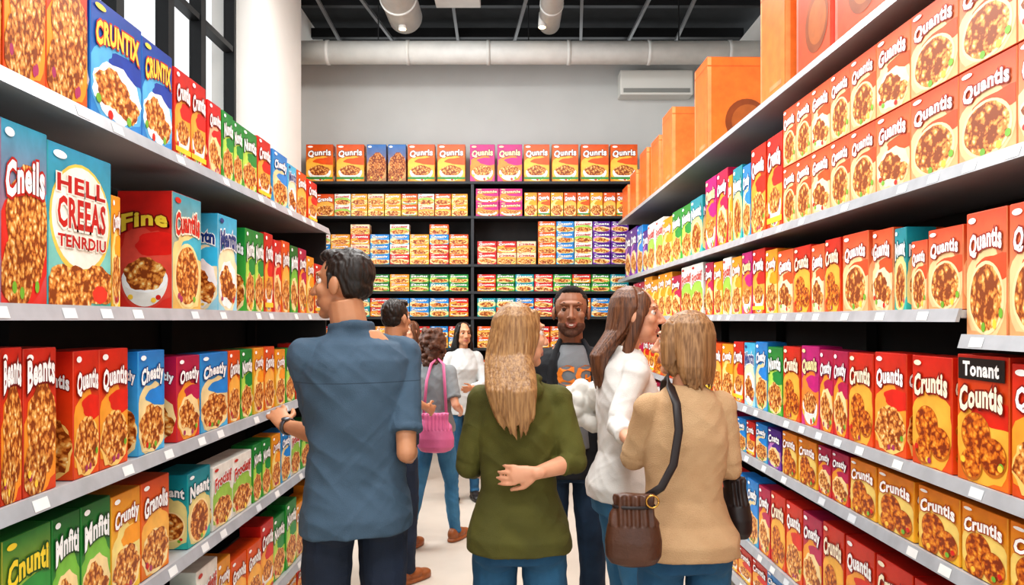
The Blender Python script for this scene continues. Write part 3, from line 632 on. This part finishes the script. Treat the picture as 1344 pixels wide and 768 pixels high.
    if shoes:
        for sd in 'LR':
            hip, kn, an = LG[sd]; S = Shape(); b = Vector((an.x, an.y, an.z-.085*s))
            S.ell(b+Vector((0,-.025,.05))*1, (.037, .048, .05)); S.ell(b+Vector((0,.05,.042)), (.04, .085, .036)); S.ell(b+Vector((0,.125,.03)), (.043, .062, .03)); S.loft([(b.x, b.y+.055, b.z+.002, .043, .13), (b.x, b.y+.055, b.z+.02, .044, .132)], e=2.6)
            o = S.build('shoe', shoes, .005, 2, body)
    if top:
        i = top.get('infl', .018)*s; hem = top.get('hem', .84); hr = top.get('hemr', (.175, .125)); S = Shape()
        rr = [(hem, hr[0]-i/s, hr[1]-i/s, -.012), (hem+.05, hr[0]-i/s, hr[1]-i/s, -.014)]+[r for r in rings if r[0] > hem+.10]
        nk = .066 if male else .056
        S.loft([(0, cy*s, z*s, rx*s+i, ry*s+i) for z, rx, ry, cy in rr[:-1]]+[(nx*.7, -.010*s+ny, 1.452*s, .086*s, .074*s), (nx, -.012*s+ny, 1.478*s, (nk+.004)*s, (nk+.002)*s)])
        S.tube([Vector((math.cos(a)*hr[0]*s*.98, -.012*s+math.sin(a)*hr[1]*s*.98, hem*s+.008)) for a in [2*math.pi*k/36 for k in range(37)]], [(.005, .011)]*37, seg=8, nrm=(0,0,1), ends=False)
        fr = top.get('sleeve', .85); r0 = top.get('slr', .054)*s; lng = top.get('long', 0)
        for sd in 'LR':
            sh, el, wr = J[sd]; S.ell(sh, .056*s)
            S.tube([Vector((sh.x*.32+nx, -.012*s, 1.432*s)), sh.lerp(Vector((0, -.01*s, 1.42*s)), .35)+Vector((0,0,.004*s)), sh+Vector((0,0,.004*s))], [.040*s, .046*s, .050*s])
            S.tube([sh, sh.lerp(el, .3), sh.lerp(el, fr)], [r0*1.06, r0, r0*.95], ends=False)
            if lng:
                S.tube([sh.lerp(el, .8), el, el.lerp(wr, lng*.5), el.lerp(wr, lng)], [r0*.93, r0*.90, r0*.80, r0*.68], ends=False); S.ell(el, r0*.90)
                S.tube([el.lerp(wr, lng-.06), el.lerp(wr, lng)], [r0*.74, r0*.74], ends=False)
            else:
                a, b = sh.lerp(el, fr-.05), sh.lerp(el, fr); S.tube([a, b], [r0*1.01, r0*1.01], ends=False)
        if top.get('collar'):
            P = [Vector((nx+math.cos(a)*nk*s, -.012*s+ny+math.sin(a)*nk*s, 1.480*s-.014*math.sin(a)*s)) for a in [2*math.pi*k/24 for k in range(25)]]
            S.tube(P, [(.009*s, .017*s)]*25, seg=10, nrm=(0,0,1), ends=False)
        if top.get('hood'):
            S.ell((0, -.080*s, 1.435*s), (.095*s, .05*s, .05*s)); S.ell((0, -.045*s, 1.475*s), (.085*s, .068*s, .028*s)); S.ell((0, -.105*s, 1.375*s), (.065*s, .03*s, .055*s)); S.ell((0, -.10*s, 1.32*s), (.03*s, .022*s, .04*s))
        sh_o = S.build(top.get('name', 'shirt'), top['mat'], max(vox, .005), 5, body, foldf(s, top.get('fold', .009), top.get('seed', 1)))
        if top.get('open'):
            S = Shape(); S.loft([(0, (cy+.016)*s, z*s, rx*s*.62, ry*s+i*1.25) for z, rx, ry, cy in rings if .95 < z < 1.44]+[(0, .005*s, 1.47*s, .064*s, .065*s)], e=2.8)
            tee = S.build('t_shirt', top['open'], .006, 3, body, foldf(s, .004, 4))
            body['tee'] = tee.name
            for q in (1, -1):
                S = Shape(); S.tube([Vector((q*.055, .03, 1.49))*s, Vector((q*.095, .100, 1.40))*s, Vector((q*.112, .125, 1.28))*s, Vector((q*.115, .125, 1.1))*s, Vector((q*.118, .12, .95))*s], [(.012*s, .016*s), (.020*s, .009*s), (.018*s, .009*s), (.013*s, .009*s), (.012*s, .009*s)], nrm=(0, 1, 0))
                S.build('lapel', top['mat'], .005, 2, body)
    ht, hm = hair[0], hair[1]; S = Shape(); n0 = None
    def hh(c, r): S.ell(hp(c[0]*fwid, c[1], c[2]), (r[0]*hs*fwid, r[1]*hs, r[2]*hs), R=HM, seg=24, rings=16)
    if ht == 'short':
        hh((0,-.020,.040), (.078,.090,.087)); hh((0,.035,.096), (.054,.046,.028)); hh((0,-.045,-.002), (.069,.057,.055))
        for k in (1,-1): S.tube([hp(k*.074,.012,.03), hp(k*.075,.014,-.012)], [.007*hs, .004*hs], seg=8)
        S.build('hair', hm, .0035, 1, body, lambda p: .004*noise.noise(Vector((p[0]*80+p[2]*30, p[1]*80, p[2]*35))))
    elif ht == 'bald':
        hh((0,-.022,.046), (.0765,.088,.0815)); hh((0,-.045,.0), (.071,.059,.055)); hh((0,.03,.098), (.04,.030,.020))
        for k in (1,-1): S.tube([hp(k*.071,.010,.04), hp(k*.0735,.014,-.006)], [.006*hs, .003*hs], seg=8)
        S.build('hair', hm, .003, 1, body, lambda p: .0022*noise.noise(Vector((p[0]*190, p[1]*190, p[2]*190))))
    elif ht in ('long', 'bob'):
        ln = hair[2]; rnd = random.Random(label)
        bob = ht == 'bob'
        hh((0,-.018,.034), (.081,.094,.089)); hh((0,-.036,-.02), (.087 if bob else .081,.075,.085))
        c0 = hp(0, -.018, .034)
        b0 = hair[3] if len(hair) > 3 else -.125; wmx = hair[4] if len(hair) > 4 else .088
        if bob:
            for (zz, rx, ry, cy) in ((-.05,.088,.078,-.033), (-.09,.084,.070,-.036), (-.115,.068,.054,-.043)): hh((0, cy, zz), (rx, ry, .045))
            for k in (1,-1): S.tube([hp(k*.066,.03,.07), hp(k*.080,.030,.0), hp(k*.076,.028,-.07), hp(k*.064,.015,-.11)], [(.018*hs,.03*hs)]*3+[(.012*hs,.02*hs)], nrm=HM @ Vector((0,1,0)))
            for k in range(80):
                a = -1.85+3.7*k/79; sx_, cx_ = math.sin(a), -math.cos(a); jj = rnd.uniform(-.005, .005); e_ = rnd.uniform(-.024, .012)
                pts = [hp(.082*math.cos(t)*sx_, -.018+.095*math.cos(t)*cx_, .034+.090*math.sin(t)) for t in (1.35, .9, .45, 0)]
                pts += [hp(.090*sx_, -.030+.081*cx_, -.03), hp((.092+jj)*sx_, -.034+.078*cx_, -.08), hp((.084+jj)*sx_, -.038+.070*cx_, -.118), hp((.072+jj)*sx_, -.04+.062*cx_, -.145+e_)]
                S.tube(pts, [.003*hs, .0045*hs, .005*hs, .005*hs, .0055*hs, .0055*hs, .0045*hs, .0015*hs], seg=6, ends=False)
        else:
            top_p = hp(0, -.045, -.03); end = Vector((hc.x+(hair[5] if len(hair) > 5 else 0)*s, b0*s, hc.z-ln*s))
            def prof(t):
                c = top_p.lerp(end, t); c.y = top_p.y+(end.y-top_p.y)*min(1, t*2.0)
                return c, (.078+(wmx-.078)*math.sin(min(1, t*2)*math.pi/2)-wmx*.55*(max(0, t-.45)/.55)**1.5)*hs, (.054-.036*t)*hs
            n = 10; P = []; RR = []
            for k in range(n+1):
                c, wd, dp = prof(k/n*.88); P.append(c); RR.append((wd*.97, dp*.95))
            S.tube(P, RR, seg=28, nrm=(0, 1, 0), ends=False)
            NS = 96
            for k in range(NS):
                u = -1+2*k/(NS-1); ph = u*1.5; sx_, cx_ = math.sin(ph), -math.cos(ph); e_ = rnd.uniform(.82, 1.06)-.10*abs(u)**2
                hd = HM.transposed() @ Vector((sx_, cx_, 0))
                if hd.y > .45: continue
                pts = []; rr_ = []; jx = rnd.uniform(-.003, .003); wv = rnd.uniform(.002, .006); pz = rnd.uniform(0, 6)
                for t in (1.35, .9, .45, .0):
                    pts.append(c0+Vector((.087*math.cos(t)*sx_, .089*math.cos(t)*cx_, .090*math.sin(t)))*hs); rr_.append(.0042*hs)
                for j in range(1, 9):
                    t = e_*j/8; c, wd, dp = prof(t)
                    pts.append(c+Vector((wd*sx_+jx+wv*math.sin(t*5+pz), dp*cx_-.001, 0))); rr_.append(.0048*hs if j < 6 else (.0042*hs if j < 8 else .0012*hs))
                S.tube(pts, rr_, seg=6, ends=False)
            for k in (1,-1): S.tube([hp(k*.054,.030,.085), hp(k*.074,.014,.0), hp(k*.074,-.012,-.08), hp(k*.068,-.04,-.15)], [(.014*hs,.024*hs)]*4, nrm=HM @ Vector((0,1,0)))
        S.build('hair', hm, .003 if vox < .005 else .005, 1, body, lambda p: .003*noise.noise(Vector((p[0]*22, p[1]*22, p[2]*5))))
    elif ht == 'curly':
        hh((0,-.03,.03), (.094,.096,.095)); rnd = random.Random(5)
        for k in range(170):
            a = rnd.uniform(0, 6.28); z = rnd.uniform(-.19, .12); rr = .1*math.sqrt(max(.1, 1-((z+.03)/.19)**2))
            x = math.cos(a)*rr*1.05; y = -.04+math.sin(a)*rr*.93
            if y > .04 and z < .07: continue
            hh((x, y, z), (rnd.uniform(.014, .025),)*3)
        hh((0,-.05,-.08), (.088,.063,.09))
        S.build('hair', hm, .006, 1, body)
    if beard:
        S = Shape()
        def bb(c, r): S.ell(hp(c[0]*fwid, c[1], c[2]), (r[0]*hs*fwid, r[1]*hs, r[2]*hs), R=HM)
        bb((0,.030,-.064), (.0560,.0630,.054)); bb((0,.068,-.097), (.028,.0235,.022))
        for k in (1,-1): bb((k*.035,.025,-.062), (.0262,.045,.034))
        S.tube([hp(-.028,.078,-.060), hp(-.016,.0935,-.047), hp(.016,.0935,-.047), hp(.028,.078,-.060)], [.003*hs]*4, seg=8)
        bo = S.build('beard', beard, .0035, 1, body, lambda p: .0010*noise.noise(Vector((p[0]*160, p[1]*160, p[2]*160))))
        bm = bmesh.new(); bm.from_mesh(bo.data); de = []
        for v in bm.verts:
            q = HM.transposed() @ (v.co-hc)/hs
            if (abs(q.x) < .028 and -.080 < q.z-10*q.x*q.x < -.050 and q.y > .06) or (q.z > -.050 and abs(q.x) < .064): de.append(v)
        bmesh.ops.delete(bm, geom=de, context='VERTS'); bm.to_mesh(bo.data); bm.free()
        S = Shape(); S.tube([hp(-.017,.0915,-.059), hp(0,.0990,-.064), hp(.017,.0915,-.059)], [(.002*hs,.002*hs), (.002*hs,.0034*hs), (.002*hs,.002*hs)], seg=8, nrm=(0,0,1)); S.raw('teeth', MEYE, body)
    print('person', label, round(time.time()-T0), len(body.data.vertices), flush=True)
    return dict(body=body, s=s, L=L, R=R, hc=hc, J=J, base=base)

H_dark = hairmat('dark', '#2c2019', '#140e0b'); H_black = hairmat('black', '#1a1614', '#0b0a0a'); H_blond = hairmat('blond', '#ae8558', '#7f5a38'); H_lb = hairmat('light_brown', '#a67e56', '#755233'); H_br = hairmat('brown', '#7c5238', '#4c2f21'); H_curl = mat('hair_curly', '#4a2c1c', .5, color2='#6e4630', vscale=30, bump=.5, bscale=120)
H_crop = mat('hair_cropped', '#2b221d', .95, color2='#161210', vscale=120, bump=.6, bscale=220)
H_beard = mat('beard_dark', '#55392d', .8, color2='#6c4a3a', vscale=150)
J_dark = cloth('dark_denim', '#232f44', '#1a2434'); J_blue = cloth('blue_denim', '#2f6284', '#1f4a6a'); J_mid = cloth('light_denim', '#4a82a6', '#356c92'); J_navy = cloth('navy_denim', '#27405a', '#1b2f45')
SH_br = mat('leather_tan', '#9a5a30', .4, var=.2); SH_dk = mat('leather_dark', '#2a2422', .4, var=.2); SH_w = mat('sneaker_white', '#d8d6d2', .5, var=.1)

C_blue = cloth('slate_shirt', '#4a6074', '#415668', seams=[1.352])
P1 = person('person in slate-blue shirt and dark jeans reaching to shelf', -.512, 2.5, .42, 1.80, 'm', SK_m,
    {'L': ((-.655, 2.62, 1.15), (-.83, 2.78, 1.165), (-.42, .55, .35), (.3, .2, -.9), -1, .25), 'R': ((-.338, 2.44, 1.125), (-.36, 2.70, 1.08))},
    head=(.85, .03), hoff=(-.035, 0.01), hscale=.95, hz=-.004, top=dict(mat=C_blue, infl=.010, hem=.845, hemr=(.176,.134), sleeve=.80, slr=.052, collar=1, fold=.009, seed=2, name='polo_shirt'), pants=(J_dark, .008), shoes=SH_dk, hair=('short', H_dark))
C_olive = cloth('olive_hoodie', '#5a5822', '#4e4c1e')
P2 = person('person in olive hooded top with hand on lower back', .025, 2.5, -.05, 1.615, 'f', SK_l,
    {'L': ((-.145, 2.52, 1.07), (-.10, 2.72, 1.0)), 'R': ((.200, 2.45, 1.095), (.075, 2.338, 1.080), (-1, .06, -.10), (0, 1, .0), 1, .20)},
    head=(-1.0, 0), top=dict(mat=C_olive, infl=.016, hem=.875, hemr=(.184,.145), sleeve=.9, slr=.050, long=.38, hood=1, fold=.010, seed=5, name='hooded_top'), pants=(J_blue, .002), shoes=SH_w, hair=('long', H_blond, .33, -.142, .092))
C_tan = cloth('tan_knit', '#ccaa84', '#be9a74', b=.5, cr=.15)
P3 = person('person in tan knit cardigan carrying a brown handbag', .555, 2.45, .12, 1.59, 'f', SK_l,
    {'L': ((.40, 2.50, 1.10), (.42, 2.72, 1.06)), 'R': ((.705, 2.47, 1.07), (.68, 2.70, 1.0))},
    head=(.9, 0), top=dict(mat=C_tan, infl=.018, hem=.89, hemr=(.186,.145), sleeve=.9, slr=.050, long=.8, fold=.007, seed=8, name='cardigan'), pants=(J_blue, .002), shoes=SH_dk, hair=('bob', H_lb, .1))
C_white = cloth('white_shirt', '#e8e6e2', '#dcdad6', cr=.12)
P4 = person('person in loose white shirt with long brown hair', .44, 2.95, -1.40, 1.69, 'f', SK_l,
    {'L': ((.64, 3.12, 1.18), (.74, 2.98, 1.15)), 'R': ((.385, 2.76, 1.17), (.40, 2.60, 1.14), (.10, -.75, .35), (.7, .2, -.2), 1, .35)},
    head=(-.32, .02), hoff=(0, .03), top=dict(mat=C_white, infl=.018, hem=.90, hemr=(.176,.138), sleeve=.9, slr=.050, long=.7, collar=1, fold=.007, seed=11), pants=(J_mid, .004), shoes=SH_br, hair=('long', H_br, .29, -.105, .06))
C_jk = cloth('black_jacket', '#26282d', '#1a1c20'); C_gt = cloth('grey_tee', '#84888c', '#767a7e', cr=.1)
P5 = person('bearded person in dark jacket and grey t-shirt facing shoppers', .27, 3.5, math.pi+.05, 1.71, 'm', SK_d,
    {'L': ((.51, 3.42, 1.10), (.42, 3.20, 1.08), (-.6, -.35, .15), (0, .3, 1), -1, .35), 'R': ((.06, 3.45, 1.10), (.16, 3.22, 1.06), (.5, -.3, .1), (0, .3, 1), 1, .3)},
    head=(-.12, .03), fwid=1.06, top=dict(mat=C_jk, infl=.018, hem=.86, hemr=(.182,.14), sleeve=.9, slr=.056, long=.85, fold=.008, seed=14, name='jacket', open=C_gt), pants=(J_navy, .010), shoes=SH_dk, hair=('bald', H_crop), beard=H_beard, lipc='#9a5a4c', vox=.0035)
C_navy = cloth('navy_shirt', '#222a3a', '#1a2130')
P8 = person('person in navy shirt with short dark hair', -.70, 4.55, -.7, 1.68, 'm', SK_m,
    {'L': ((-.86, 4.72, 1.12), (-.75, 4.9, 1.05)), 'R': ((-.62, 4.42, 1.10), (-.52, 4.62, 1.02))},
    head=(.1, 0), top=dict(mat=C_navy, infl=.014, hem=.85, hemr=(.175,.13), sleeve=.8, collar=1, fold=.008, seed=17), pants=(J_dark, .010), shoes=SH_br, hair=('short', H_dark), vox=.006)
C_grey = cloth('grey_tee_light', '#8f9496', '#7f8486')
P6 = person('person in grey t-shirt with curly hair carrying pink bag', -.53, 5.25, -.45, 1.50, 'f', SK_l,
    {'L': ((-.70, 5.28, .98), (-.66, 5.48, .95)), 'R': ((-.38, 5.12, .98), (-.36, 5.30, .92))}, feet={'L': (-.12, -.22, .0), 'R': (.08, .18, 0)},
    head=(-.3, 0), top=dict(mat=C_grey, infl=.014, hem=.92, hemr=(.174,.13), sleeve=.8, fold=.008, seed=20, name='t_shirt'), pants=(J_mid, .002), shoes=SH_br, hair=('curly', H_curl), vox=.006)
C_cream = cloth('pale_grey_top', '#c9cac8', '#b8b9b7')
P7 = person('person with long black hair in pale grey cardigan', -.42, 6.6, math.pi+.25, 1.54, 'f', SK_m,
    {'L': ((-.24, 6.55, 1.0), (-.34, 6.38, .98)), 'R': ((-.60, 6.55, 1.0), (-.52, 6.38, .98))},
    head=(.1, 0), top=dict(mat=C_cream, infl=.016, hem=.84, hemr=(.176,.13), sleeve=.9, long=.85, fold=.008, seed=23, name='cardigan'), pants=(J_blue, .004), shoes=SH_dk, hair=('long', H_black, .28, -.06, .11), vox=.006)
P9 = person('person in blue top with brown hair near end shelves', -.98, 7.4, math.pi-.6, 1.55, 'f', SK_l,
    {'L': ((-.82, 7.4, 1.0), (-.84, 7.2, .95)), 'R': ((-1.16, 7.4, 1.0), (-1.14, 7.2, .95))},
    head=(0, 0), top=dict(mat=cloth('blue_top', '#4a5f80'), infl=.014, hem=.86, hemr=(.174,.13), sleeve=.9, fold=.006, seed=26), pants=(J_dark, .006), shoes=SH_dk, hair=('long', H_br, .22, -.06, .10), vox=.007)

tee = bpy.data.objects[P5['body']['tee']]; del P5['body']['tee']
bvh = BVHTree.FromPolygons([v.co for v in tee.data.vertices], [tuple(p.vertices) for p in tee.data.polygons])
V, Fs = txt('CG', .05); xs = [p[0] for p in V]; ox = (max(xs)+min(xs))/2; vv = []
for x, y in V:
    lx = (x-ox)*.11*-1; lz = 1.265+y*.115
    hit = bvh.ray_cast(Vector((lx, 1, lz)), Vector((0, -1, 0)))
    yy = hit[0].y if hit[0] is not None else .15
    vv.append((lx, yy+.004, lz))
obj_from('shirt_print', vv, Fs, mat('orange_print', '#e8862c', .6), P5['body'])

# ------------------------------------------------------------ bags, watch
M_brl = mat('brown_leather', '#5a3828', .35, var=.3, bump=.2, bscale=90); M_dkl = mat('dark_strap', '#2a2020', .45, var=.2); M_brass = mat('brass', '#c89a50', .25, .9)
def bag(label, c, w, d, h, m, strap, yaw=0, sr=(.012, .004), flap=True, mouthw=.8):
    S = Shape(); M = Matrix.Rotation(yaw, 3, 'Z')
    S.loft([(0,0,-h*.5,w*.28,d*.22),(0,0,-h*.46,w*.42,d*.40),(0,0,-h*.36,w*.50,d*.50),(0,0,-.15*h,w*.51,d*.52),(0,0,h*.12,w*.45,d*.42),(0,0,h*.33,w*.36,d*.28),(0,0,h*.45,w*.5*mouthw*.95,d*.24),(0,0,h*.5,w*.46*mouthw,d*.16)], M=M, e=2.1)
    o = S.build('handbag', m, .004, 2, None, lambda p: .006*noise.noise(Vector((p[0]*16, p[1]*16, p[2]*10)))+(.004*math.sin(p[0]*260) if abs(p[2]-h*.28) < h*.2 else 0)); o.location = c; tag(o, label, 'handbag')
    T = Shape(); T.tube([Vector(p)-Vector(c) for p in strap], [sr]*len(strap), seg=10, nrm=(0, 1, .1), ends=False); T.raw('strap', M_dkl if m != M_pink else m, o)
    if flap:
        T = Shape(); T.tube([M @ Vector((w*.37*math.cos(a), d*.31*math.sin(a), h*.33)) for a in [2*math.pi*k/24 for k in range(25)]], [(.003, .005)]*25, seg=8, nrm=(0,0,1), ends=False); T.raw('drawstring', M_dkl, o)
        T = Shape(); pts = [M @ Vector((w*.30+.018*math.cos(a), -d*.32, h*.42+.018*math.sin(a))) for a in [k*math.pi/8 for k in range(17)]]; T.tube(pts, [.003]*17, seg=6, ends=False); T.raw('ring', M_brass, o)
    return o
M_pink = mat('pink_leather', '#d8709a', .4, var=.15, bump=.1)
def q(px, py, D): return (WX(px, D), D, WZ(py, D))
bag('small brown leather handbag hanging from shoulder strap', q(832, 695, 2.24), .165, .09, .21, M_brl,
    [q(845, 655, 2.25), q(868, 640, 2.25), q(884, 610, 2.26), q(891, 565, 2.265), q(888, 530, 2.29), q(880, 508, 2.335), q(875, 494, 2.40), q(872, 500, 2.50), q(868, 540, 2.60)], sr=(.013, .004))
bag('dark leather bag at hip of tan cardigan', q(964, 665, 2.56), .10, .16, .20, M_dkl, [q(962, 632, 2.50), q(958, 606, 2.44), q(966, 600, 2.52), q(968, 632, 2.6)], flap=False)
bag('pink leather shoulder bag hanging at hip', q(572, 568, 5.02), .24, .10, .26, M_pink, [q(556, 545, 5.02), q(560, 500, 5.05), q(566, 478, 5.13), q(574, 470, 5.2), q(582, 478, 5.1), q(586, 545, 5.02)], flap=False, sr=(.01, .005))
S = Shape(); c = Vector(q(764, 532, 3.08))
for k in range(26):
    rnd = random.Random(k); S.ell(c+Vector((rnd.uniform(-.055,.055), rnd.uniform(-.03,.03), rnd.uniform(-.075,.07))), (rnd.uniform(.03,.055), .04, rnd.uniform(.03,.05)))
o = S.build('white_bag', cloth('white_paper', '#dedbd5', '#d0ccc4'), .005, 3, None, foldf(1, .008, 9, 14, 14)); tag(o, 'crumpled white shopping bag held between shoppers', 'bag')
sh, el, wr = P1['J']['L']; R1 = P1['R']; we = P1['base']+R1 @ el.lerp(wr, .90); ax = (R1 @ (wr-el)).normalized()
S = Shape(); rf = ax.cross(Vector((0,0,1))).normalized(); up = rf.cross(ax)
S.tube([we+(rf*math.cos(a)+up*math.sin(a))*.029 for a in [k*math.pi/12 for k in range(25)]], [(.0035, .011)]*25, seg=8, nrm=ax, ends=False)
S.ell(we+up*.028-rf*.01, (.017, .017, .008)); o = S.raw('wristwatch', mat('watch_metal', '#6c7076', .3, .7)); tag(o, 'grey metal wristwatch worn on the forearm', 'watch')
print('done', time.time()-T0, flush=True)
